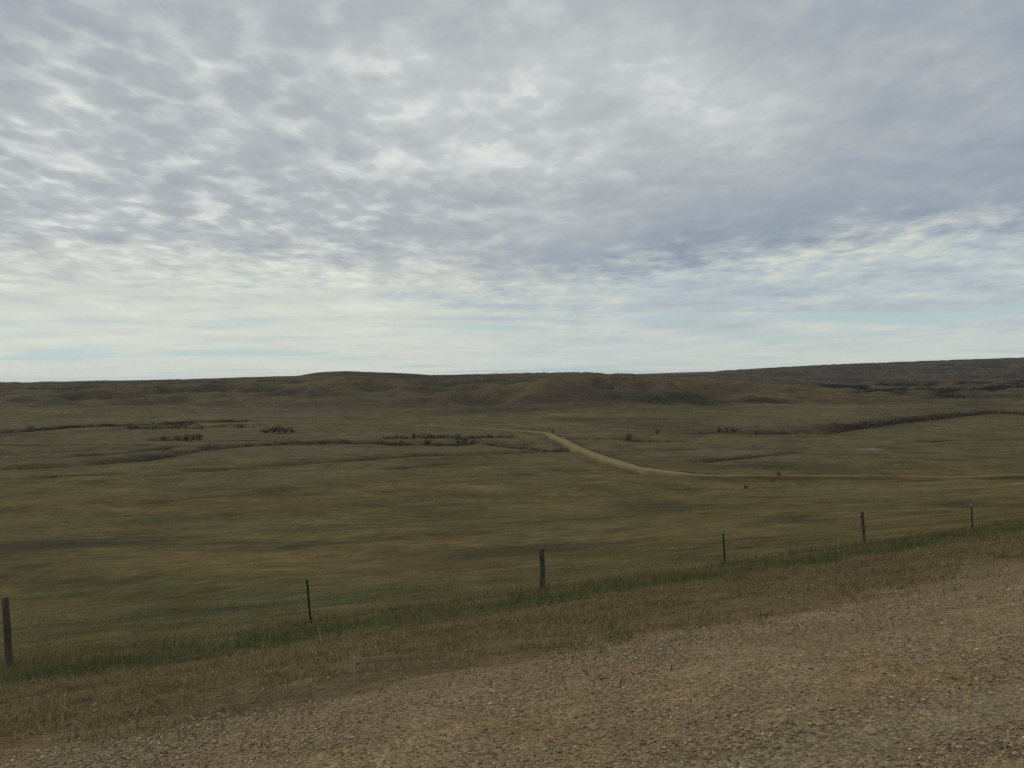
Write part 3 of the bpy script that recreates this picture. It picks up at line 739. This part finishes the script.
shrub(745.5, 489.0, 5.5, 4.2, 'small faint shrub in the pasture on the near side of the dirt road', 4, 'lone shrubs in the valley')
shrub(773, 481.0, 6, 3.2, 'low brown bush on the near bank of the dirt road, below the roadside shrub', 5, 'lone shrubs in the valley')
for i, (px, py, w, h) in enumerate([(720, 432.5, 7, 6.5), (727, 432.3, 5, 4.5), (734, 432.4, 8, 6), (757, 432.6, 5, 5), (783, 432.6, 9, 5), (797, 432.8, 5, 5)]):
    shrub(px, py, w, h, 'small dark shrub in the loose row along the thin creek line right of centre', i, 'shrubs in the loose row right of centre')
for i, (px, py, w, h) in enumerate([(266, 433.2, 12, 5), (273, 433.4, 10, 7.5), (278.5, 433.6, 9, 8.5), (285, 433.2, 11, 6), (294, 432.4, 11, 4)]):
    shrub(px, py, w, h, 'dark bare shrub in the tight clump standing above the creek, left of centre', i + 2, 'shrubs in the clump left of centre', 'clump_shrub')
for i, (px, py, w, h) in enumerate([(414, 441, 6, 8), (410, 444, 10, 5), (428, 445, 10, 7), (438, 444.5, 8, 4.5), (464, 441, 9, 7.5), (473, 441, 8, 5), (458, 442, 6, 5.5)]):
    shrub(px, py, w, h, 'dark bare shrub in the brush at the creek fork, below the upper dirt road', i + 1, 'shrubs at the creek fork', 'creek_fork_shrub')
for i, (px, py, w, h) in enumerate([(178, 441, 12, 6), (187, 441.5, 9, 7.5), (194, 440, 10, 5.5), (165, 440, 14, 4)]):
    shrub(px, py, w, h, 'dark shrub in the patch of brush below the upper creek at left', i + 3, 'shrubs in the left brush patch', 'brush_shrub')
# one greener bush among the left brush
V, F4, F3, Cc = twig_cloud(360, 1.4, 1.3, 1.0, 260, .085, ((.045, .058, .022), (.055, .066, .026), (.036, .045, .020)))
x, y = at(199.5, 438.5); o = make_mesh('green_bush', V, [F4, F3], mbrush, Cc)
o.location = (x, y, float(height(np.array([x]), np.array([y]))[0]) - .05); o.scale = (2.4, 2.4, 5.2 * y / F_PX)
tag(o, 'single green bush at the right end of the left brush patch', 'bush')

def thicket(name, pl, step, wid, h, seed, cover=1.0, pal=((.082, .070, .050), (.110, .088, .062), (.068, .060, .044), (.125, .094, .070))):
    """a belt of low brush along a line: one mass"""
    r_ = np.random.default_rng(seed)
    Q = resample(pl, step); s = np.arange(len(Q)) * step
    keep = fbm(s, s * 0 + seed, 38, 3, seed % 50) > (.5 - cover)
    Q = Q[keep]; n = len(Q)
    if n == 0: return
    k = 80
    hs = h * (.35 + .75 * r_.random(n)) * (1 + .7 * fbm(np.arange(n) * step, np.zeros(n), 30, 2, 7))
    cx = Q[:, 0] + r_.normal(0, wid * .5, n); cy = Q[:, 1] + r_.normal(0, wid * .5, n)
    cz = height(cx, cy)
    c = np.stack([cx, cy, cz], 1)[:, None] + r_.normal(size=(n, k, 3)) * np.stack([hs * .75, hs * .6, hs * 0], 1)[:, None]
    c[..., 2] += hs[:, None] * r_.random((n, k)) ** 1.3 * (1.0 - .25 * r_.random((n, k)))
    c = c.reshape(-1, 3); N = len(c)
    a = r_.normal(size=(N, 3)) * np.array([.7, .7, 1.2]); a /= np.linalg.norm(a, axis=1)[:, None]
    bb = np.cross(a, r_.normal(size=(N, 3))); bb /= np.linalg.norm(bb, axis=1)[:, None]
    L = np.repeat(hs, k)[:, None] * .20 * (.5 + r_.random((N, 1)))
    q = np.stack([c - a * L, c + bb * L * .35, c + a * L, c - bb * L * .35], 1)
    cc = np.repeat(np.array(pal)[r_.integers(0, len(pal), N)] * (1 + .25 * r_.normal(size=(N, 1))).clip(.4, 1.7), 4, 0)
    return tag(make_mesh(name, q.reshape(-1, 3), [4 * np.arange(N)[:, None] + np.array([[0, 1, 2, 3]])], mbrush, cc), kind='stuff')
thicket('creek_brush', creek_main[4:], 1.3, 6.0, 1.6, 301, .62)
thicket('creek_brush', creek_main[:5], 1.5, 4.0, 1.0, 302, .48)
thicket('creek_brush', creek_two, 1.3, 1.6, .9, 303, .72)
thicket('creek_brush', creek_three, 1.3, 2.5, 1.3, 304, .8)
thicket('creek_brush', creek_up, 1.3, 8.0, 2.0, 305, .62)
thicket('creek_brush', creek_up2, 1.3, 7.0, 2.0, 306, .75)
for i_, c_ in enumerate(cuts):  # near-black brush added along each cut, standing in for its dark bank face
    thicket('creek_brush', c_, 1.0, .9, .75, 340 + i_, .58, ((.045, .037, .026), (.060, .047, .032), (.038, .033, .024)))
thicket('creek_brush', path([(52, 428.5), (66, 428), (84, 427)]), 1.2, 5.0, 2.4, 361, .95)
thicket('creek_brush', path([(92, 426), (122, 426.5)]), 1.4, 7.0, 1.9, 362, .8)
thicket('creek_brush', path([(150, 425.5), (190, 425)]), 1.4, 9.0, 2.0, 363, .8)
thicket('creek_brush', path([(215, 443.5), (262, 442.5), (320, 444)]), 1.3, 6.0, 1.4, 364, .7)
thicket('creek_brush', creek_mid, 1.3, 3.0, 1.5, 307, .8)
thicket('creek_brush', creek_right, 1.3, 2.5, 1.3, 308, .75)
thicket('creek_brush', creek_row, 2.2, 2.0, .7, 309, .5)
thicket('creek_brush', creek_far[:3], 1.2, 4.0, 1.1, 310, .6)
thicket('creek_brush', creek_far[2:], .9, 9.0, 2.3, 314, .85)
thicket('creek_brush', path([(150, 440.5), (175, 441), (200, 440)]), 1.4, 5.0, 1.2, 311, .8)
thicket('creek_brush', path([(214, 427.5), (228, 426.5), (244, 428)]), 1.6, 6.0, 1.4, 312, .8)
thicket('creek_brush', path([(650, 469.5), (690, 473), (720, 474)]), 2.0, 2.0, .45, 313, .5, ((.07, .045, .03), (.06, .05, .03)))
# wooded creek below the far ridge
tw = ((.046, .044, .038), (.060, .054, .044), (.040, .040, .035), (.070, .060, .050))
thicket('distant_woods', path([(832, 386.5), (860, 390), (900, 391), (950, 390.5), (1000, 388), (1060, 387)]), 2.6, 16, 5.0, 321, .95, tw)
thicket('distant_woods', path([(880, 385.6), (930, 385), (980, 383.6), (1060, 382)]), 3.0, 18, 5.5, 322, .9, tw)
thicket('distant_woods', path([(925, 397), (970, 397), (1060, 396.5)]), 3.0, 10, 3.2, 323, .45, tw)
thicket('hill_brush', path([(676, 396), (690, 395), (704, 396)]), 2.4, 12, 1.8, 331, .8)
thicket('hill_brush', path([(742, 402), (756, 402), (780, 404)]), 2.2, 14, 2.0, 332, .8)
thicket('hill_brush', path([(626, 399), (640, 401), (664, 403)]), 2.4, 14, 1.7, 333, .7)
thicket('hill_brush', path([(604, 386), (622, 387), (640, 388)]), 2.6, 16, 1.7, 334, .6)

# ------------------------------------------------------------------ pale block at the bend, stones, dead stalk
def boulder(name, x, y, s, seed, mat, flat=(1, .85, .65), sub=2):
    import bmesh
    bm = bmesh.new(); bmesh.ops.create_icosphere(bm, subdivisions=sub, radius=1.0)
    r_ = np.random.default_rng(seed); ph = r_.random(6) * 6
    for v in bm.verts:
        c = v.co
        k = 1 + .16 * math.sin(2.1 * c.x + ph[0]) * math.cos(2.7 * c.y + ph[1]) + .10 * math.sin(5 * c.z + 4 * c.x + ph[2]) + .05 * r_.normal()
        v.co = Vector((c.x * k * flat[0], c.y * k * flat[1], c.z * k * flat[2])) * s
    me = bpy.data.meshes.new(name); bm.to_mesh(me); bm.free(); me.materials.append(mat)
    o = bpy.data.objects.new(name, me); COL.objects.link(o)
    o.location = (x, y, float(height(np.array([x]), np.array([y]))[0]) + s * flat[2] * .45)
    o.rotation_euler = (0, 0, r_.random() * 6)
    return o
mpale, nt, b = new_mat('pale_stone', .9, .2)
tc = nd(nt, 'ShaderNodeTexCoord'); g = noise(nt, tc.outputs['Object'], 7, 6, .65)
nt.links.new(mixc(nt, mrange(nt, g, .35, .65), (.40, .365, .30), (.22, .19, .145)), b.inputs['Base Color'])
x, y = at(563.5, 439.0)
tag(boulder('pale_boulder', x, y, .75, 5, mpale, (1, .8, 1.05)), 'whitish boulder beside the bend of the dirt road, at the end of the creek brush', 'boulder')
for i, (px, py, s, lab) in enumerate([(50, 687, .03, 'pale stone on the left verge below the green grass, upper of a scattered few'), (28, 700, .03, 'pale stone near the left edge of the verge, close to the nearest wooden post'),
                                      (95, 706, .03, 'pale stone lying in dry turf, right of its neighbours on the left verge'),
                                      (422, 694, .022, 'lone light grey stone where dry turf meets gravel, below centre'), (396, 695, .017, 'small tan stone beside the lone light grey stone')]):
    x, y = at(px, py); tag(boulder('verge_stone', x, y, s, 20 + i, mpale), lab, 'stone', 'pale stones on the verge')
# dead weed stalk
x, y = at(354, 681); z = float(height(np.array([x]), np.array([y]))[0])
V1, a4, a3 = tube([(0, 0, -.03), (.012, 0, .10), (.010, .005, .25)], [.010, .009, .008], 7)
mstalk, nt, b = new_mat('dead_stalk', .9, .15)
tc = nd(nt, 'ShaderNodeTexCoord'); nt.links.new(mixc(nt, noise(nt, tc.outputs['Object'], 20, 4), (.44, .355, .22), (.30, .23, .13)), b.inputs['Base Color'])
st = tag(bpy.data.objects.new('dead_weed_stalk', None), 'dry straw-coloured weed stalk with flat T-shaped head standing in the dry verge turf', 'weed stalk'); COL.objects.link(st)
st.location = (x, y, z); st.scale = (.78, .78, .78)
make_mesh('stem', V1, [a4, a3], mstalk, parent=st)
Vh, Fh4, Fh3, n = [], [], [], 0
for k, (dx, dz) in enumerate([(-.085, .012), (-.05, .02), (.05, -.002), (.028, .018), (-.02, .03)]):
    v, f4, f3 = tube([(.010, .005, .238), (.010 + dx * .6, .005 + .01 * k, .250 + dz * .5), (.010 + dx, .01 * (k - 2), .252 + dz)], [.005, .009, .008], 6)
    Vh.append(v); Fh4.append(f4 + n); Fh3.append(f3 + n); n += len(v)
make_mesh('seed_head', np.concatenate(Vh), [np.concatenate(Fh4), np.concatenate(Fh3)], mstalk, parent=st)

# ------------------------------------------------------------------ sky, sun, air
SUN_EL, SUN_AZ = 34.0, -62.0        # azimuth from straight ahead, towards the left
w = bpy.data.worlds.new('World'); SC.world = w; w.use_nodes = True
nt = w.node_tree; nt.nodes.clear()
out = nd(nt, 'ShaderNodeOutputWorld')
sky = nd(nt, 'ShaderNodeTexSky', sky_type='NISHITA'); sky.sun_disc = False
sky.sun_elevation = math.radians(SUN_EL); sky.sun_rotation = math.radians(SUN_AZ)
sky.air_density = 1.0; sky.dust_density = .3; sky.ozone_density = 3.0
bg1 = nd(nt, 'ShaderNodeBackground'); bg1.inputs['Strength'].default_value = .10; nt.links.new(sky.outputs[0], bg1.inputs['Color'])
tc = nd(nt, 'ShaderNodeTexCoord'); sp = nd(nt, 'ShaderNodeSeparateXYZ'); nt.links.new(tc.outputs['Generated'], sp.inputs[0])
zz = math_n(nt, 'ADD', math_n(nt, 'MAXIMUM', sp.outputs[2], 0.0), .07)      # a deck with some curvature, so it closes at the horizon
PXo = math_n(nt, 'DIVIDE', sp.outputs[0], zz); PYo = math_n(nt, 'DIVIDE', sp.outputs[1], zz)
cv = nd(nt, 'ShaderNodeCombineXYZ'); nt.links.new(PXo, cv.inputs[0]); nt.links.new(PYo, cv.inputs[1])
PV = cv.outputs[0]
def mapped(sc, rot, loc):
    mpv = nd(nt, 'ShaderNodeMapping'); mpv.inputs['Scale'].default_value = sc; mpv.inputs['Rotation'].default_value = (0, 0, rot); mpv.inputs['Location'].default_value = loc
    nt.links.new(PV, mpv.inputs['Vector']); return mpv.outputs[0]
def c5(n_): return math_n(nt, 'SUBTRACT', n_, .5)
def add(a_, b_): return math_n(nt, 'ADD', a_, b_)
def sub(a_, b_): return math_n(nt, 'SUBTRACT', a_, b_)
def mulv(a_, b_): return math_n(nt, 'MULTIPLY', a_, b_)
lump = mapped((1, .60, 1), .10, (4.4, 1.2, 0))
big = noise(nt, mapped((1, .6, 1), .1, (1.4, 5.2, 0)), .9, 4, .5)
midn = noise(nt, lump, 3.1, 6, .58, .1)
cell = noise(nt, lump, 8.0, 7, .60, .2)
fine = noise(nt, lump, 17.0, 4, .5)
wv = nd(nt, 'ShaderNodeVectorMath', operation='MULTIPLY_ADD'); wv.inputs[1].default_value = (.16, .16, 0)
nt.links.new(noise(nt, lump, 3.5, 4, .55, 0, 1), wv.inputs[0]); nt.links.new(lump, wv.inputs[2])
vor = nd(nt, 'ShaderNodeTexVoronoi', feature='SMOOTH_F1'); vor.inputs['Scale'].default_value = 10.5; vor.inputs['Smoothness'].default_value = .35
nt.links.new(wv.outputs[0], vor.inputs['Vector']); puffy = vor.outputs['Distance']
streak = noise(nt, mapped((.6, .8, 1), -.25, (3.1, 7.7, 0)), 1.5, 5, .52, .3)
# edge of the cloud sheet: a line on the cloud deck
s0 = sub(PYo, 6.25)
s0 = add(s0, mulv(math_n(nt, 'MAXIMUM', PXo, 0.0), .90))
s0 = add(s0, mulv(math_n(nt, 'MINIMUM', PXo, 0.0), -.45))
sw = add(s0, add(mulv(c5(midn), 1.7), mulv(c5(cell), 1.1)))
rightn = mrange(nt, PXo, -.6, .9)
leftn = mrange(nt, PXo, 1.0, -1.5)                   # towards the sun the sheet is thinner
bl = nd(nt, 'ShaderNodeMapRange'); bl.interpolation_type = 'SMOOTHSTEP'; nt.links.new(sw, bl.inputs[0])
nt.links.new(mrange(nt, rightn, 0, 1, -1.4, -.5, False), bl.inputs[1]); nt.links.new(mrange(nt, rightn, 0, 1, 1.0, .75, False), bl.inputs[2])
beyond = bl.outputs[0]
puff = mulv(mrange(nt, add(puffy, mulv(c5(cell), 1.0)), .34, .76), mrange(nt, midn, .34, .58))      # crisp bright openings between the cloud lumps
v = mulv(puff, mrange(nt, leftn, 0, 1, .07, .28, False))
v = add(v, mulv(c5(cell), mrange(nt, leftn, 0, 1, .32, .55, False)))
v = add(v, mulv(c5(midn), mrange(nt, leftn, 0, 1, .60, .72, False)))
v = add(v, mulv(c5(big), .72))
v = add(v, mulv(c5(fine), .10))
v = add(v, mrange(nt, leftn, 0, 1, .46, .42, False))
dx = sub(PXo, .2); dy = sub(PYo, 3.05)
dd = add(mulv(dx, dx), mulv(mulv(dy, dy), .9))
v = add(v, mulv(mrange(nt, dd, .9, 0), .27))
belt = mulv(mrange(nt, sw, -1.9, -.25), mrange(nt, PXo, -.8, .7))
v = sub(v, mulv(belt, .17))
v = sub(v, mulv(mrange(nt, PXo, .1, 1.7), .25))
v = sub(v, mulv(mrange(nt, PYo, 2.9, 2.2), .05))
ramp = nd(nt, 'ShaderNodeValToRGB'); nt.links.new(v, ramp.inputs[0])
els = ramp.color_ramp.elements
els[0].position = .0; els[0].color = (.27, .325, .395, 1)
els[1].position = 1.0; els[1].color = (.80, .835, .80, 1)
for pos, c in ((.22, (.345, .398, .452)), (.45, (.438, .470, .488)), (.70, (.555, .590, .590))):
    e = els.new(pos); e.color = (*c, 1)
# beyond the edge: thin pale cloud in streaks
vb = add(mulv(c5(streak), 1.15), mulv(c5(midn), .8))
vb = add(vb, mulv(c5(cell), mrange(nt, sp.outputs[2], .05, .12, .15, 1.3)))
vb = add(vb, mulv(mrange(nt, sw, 2.2, .2), mrange(nt, rightn, 0, 1, .05, .10, False)))
vb = add(vb, mrange(nt, leftn, 0, 1, .33, .72, False))
ramp2 = nd(nt, 'ShaderNodeValToRGB'); nt.links.new(vb, ramp2.inputs[0])
els = ramp2.color_ramp.elements
els[0].position = .05; els[0].color = (.365, .43, .485, 1)
els[1].position = 1.0; els[1].color = (.74, .765, .68, 1)
for pos, c in ((.35, (.465, .535, .565)), (.60, (.60, .64, .59))):
    e = els.new(pos); e.color = (*c, 1)
low = mrange(nt, sp.outputs[2], .075, .008)
veil = mixc(nt, math_n(nt, 'MULTIPLY', low, .7), ramp2.outputs[0], (.64, .68, .615))
ccol = mixc(nt, beyond, ramp.outputs[0], veil)
gapn = mrange(nt, noise(nt, mapped((.6, 1.0, 1), -.2, (9.3, 2.7, 0)), .75, 4, .5, .2), .53, .66)
gapn = mulv(gapn, mrange(nt, sw, .6, 2.4))
ccol = mixc(nt, mulv(gapn, .75), ccol, (.43, .575, .60))
bg2 = nd(nt, 'ShaderNodeBackground'); bg2.inputs['Strength'].default_value = 1.0; nt.links.new(ccol, bg2.inputs['Color'])
gap = mulv(gapn, .12)
mx = nd(nt, 'ShaderNodeMixShader'); nt.links.new(gap, mx.inputs[0]); nt.links.new(bg2.outputs[0], mx.inputs[1]); nt.links.new(bg1.outputs[0], mx.inputs[2])
nt.links.new(mx.outputs[0], out.inputs['Surface'])

sl = bpy.data.lights.new('sun', 'SUN'); sl.energy = 1.1; sl.angle = math.radians(18); sl.color = (1, .95, .87)
so = bpy.data.objects.new('sun', sl); COL.objects.link(so)
az, el = math.radians(SUN_AZ), math.radians(SUN_EL)
sd = Vector((math.sin(az) * math.cos(el), math.cos(az) * math.cos(el), math.sin(el)))
so.rotation_euler = sd.to_track_quat('Z', 'Y').to_euler(); so.location = sd * 50 + Vector((0, 0, 60))

HAZE = 2.2e-5
if HAZE > 0:
    z0, z1, r0 = float(GZ.min()) - 1.0, float(GZ.max()) + 4.0, 14000
    bx = np.array([(-1, -1, 0), (1, -1, 0), (1, 1, 0), (-1, 1, 0), (-1, -1, 1), (1, -1, 1), (1, 1, 1), (-1, 1, 1)], float)
    Vh = bx * np.array([r0, r0, z1 - z0]) + np.array([0, 0, z0])
    mh = bpy.data.materials.new('haze_air'); mh.use_nodes = True; nt = mh.node_tree; nt.nodes.clear()
    o_ = nd(nt, 'ShaderNodeOutputMaterial'); pv = nd(nt, 'ShaderNodeVolumePrincipled')
    pv.inputs['Color'].default_value = (.80, .87, 1.0, 1); pv.inputs['Density'].default_value = HAZE; pv.inputs['Anisotropy'].default_value = .2
    nt.links.new(pv.outputs[0], o_.inputs['Volume'])
    tag(make_mesh('haze', Vh, [np.array([(0, 3, 2, 1), (4, 5, 6, 7), (0, 1, 5, 4), (1, 2, 6, 5), (2, 3, 7, 6), (3, 0, 4, 7)])], mh), kind='stuff')

# ------------------------------------------------------------------ picture settings
SC.view_settings.view_transform = 'Standard'; SC.view_settings.look = 'None'
SC.view_settings.exposure = 0.0; SC.view_settings.gamma = 1.0; SC.view_settings.use_curve_mapping = False
SC.cycles.use_denoising = False
SC.cycles.max_bounces = 4; SC.cycles.diffuse_bounces = 2; SC.cycles.volume_bounces = 0
SC.cycles.filter_width = 1.5
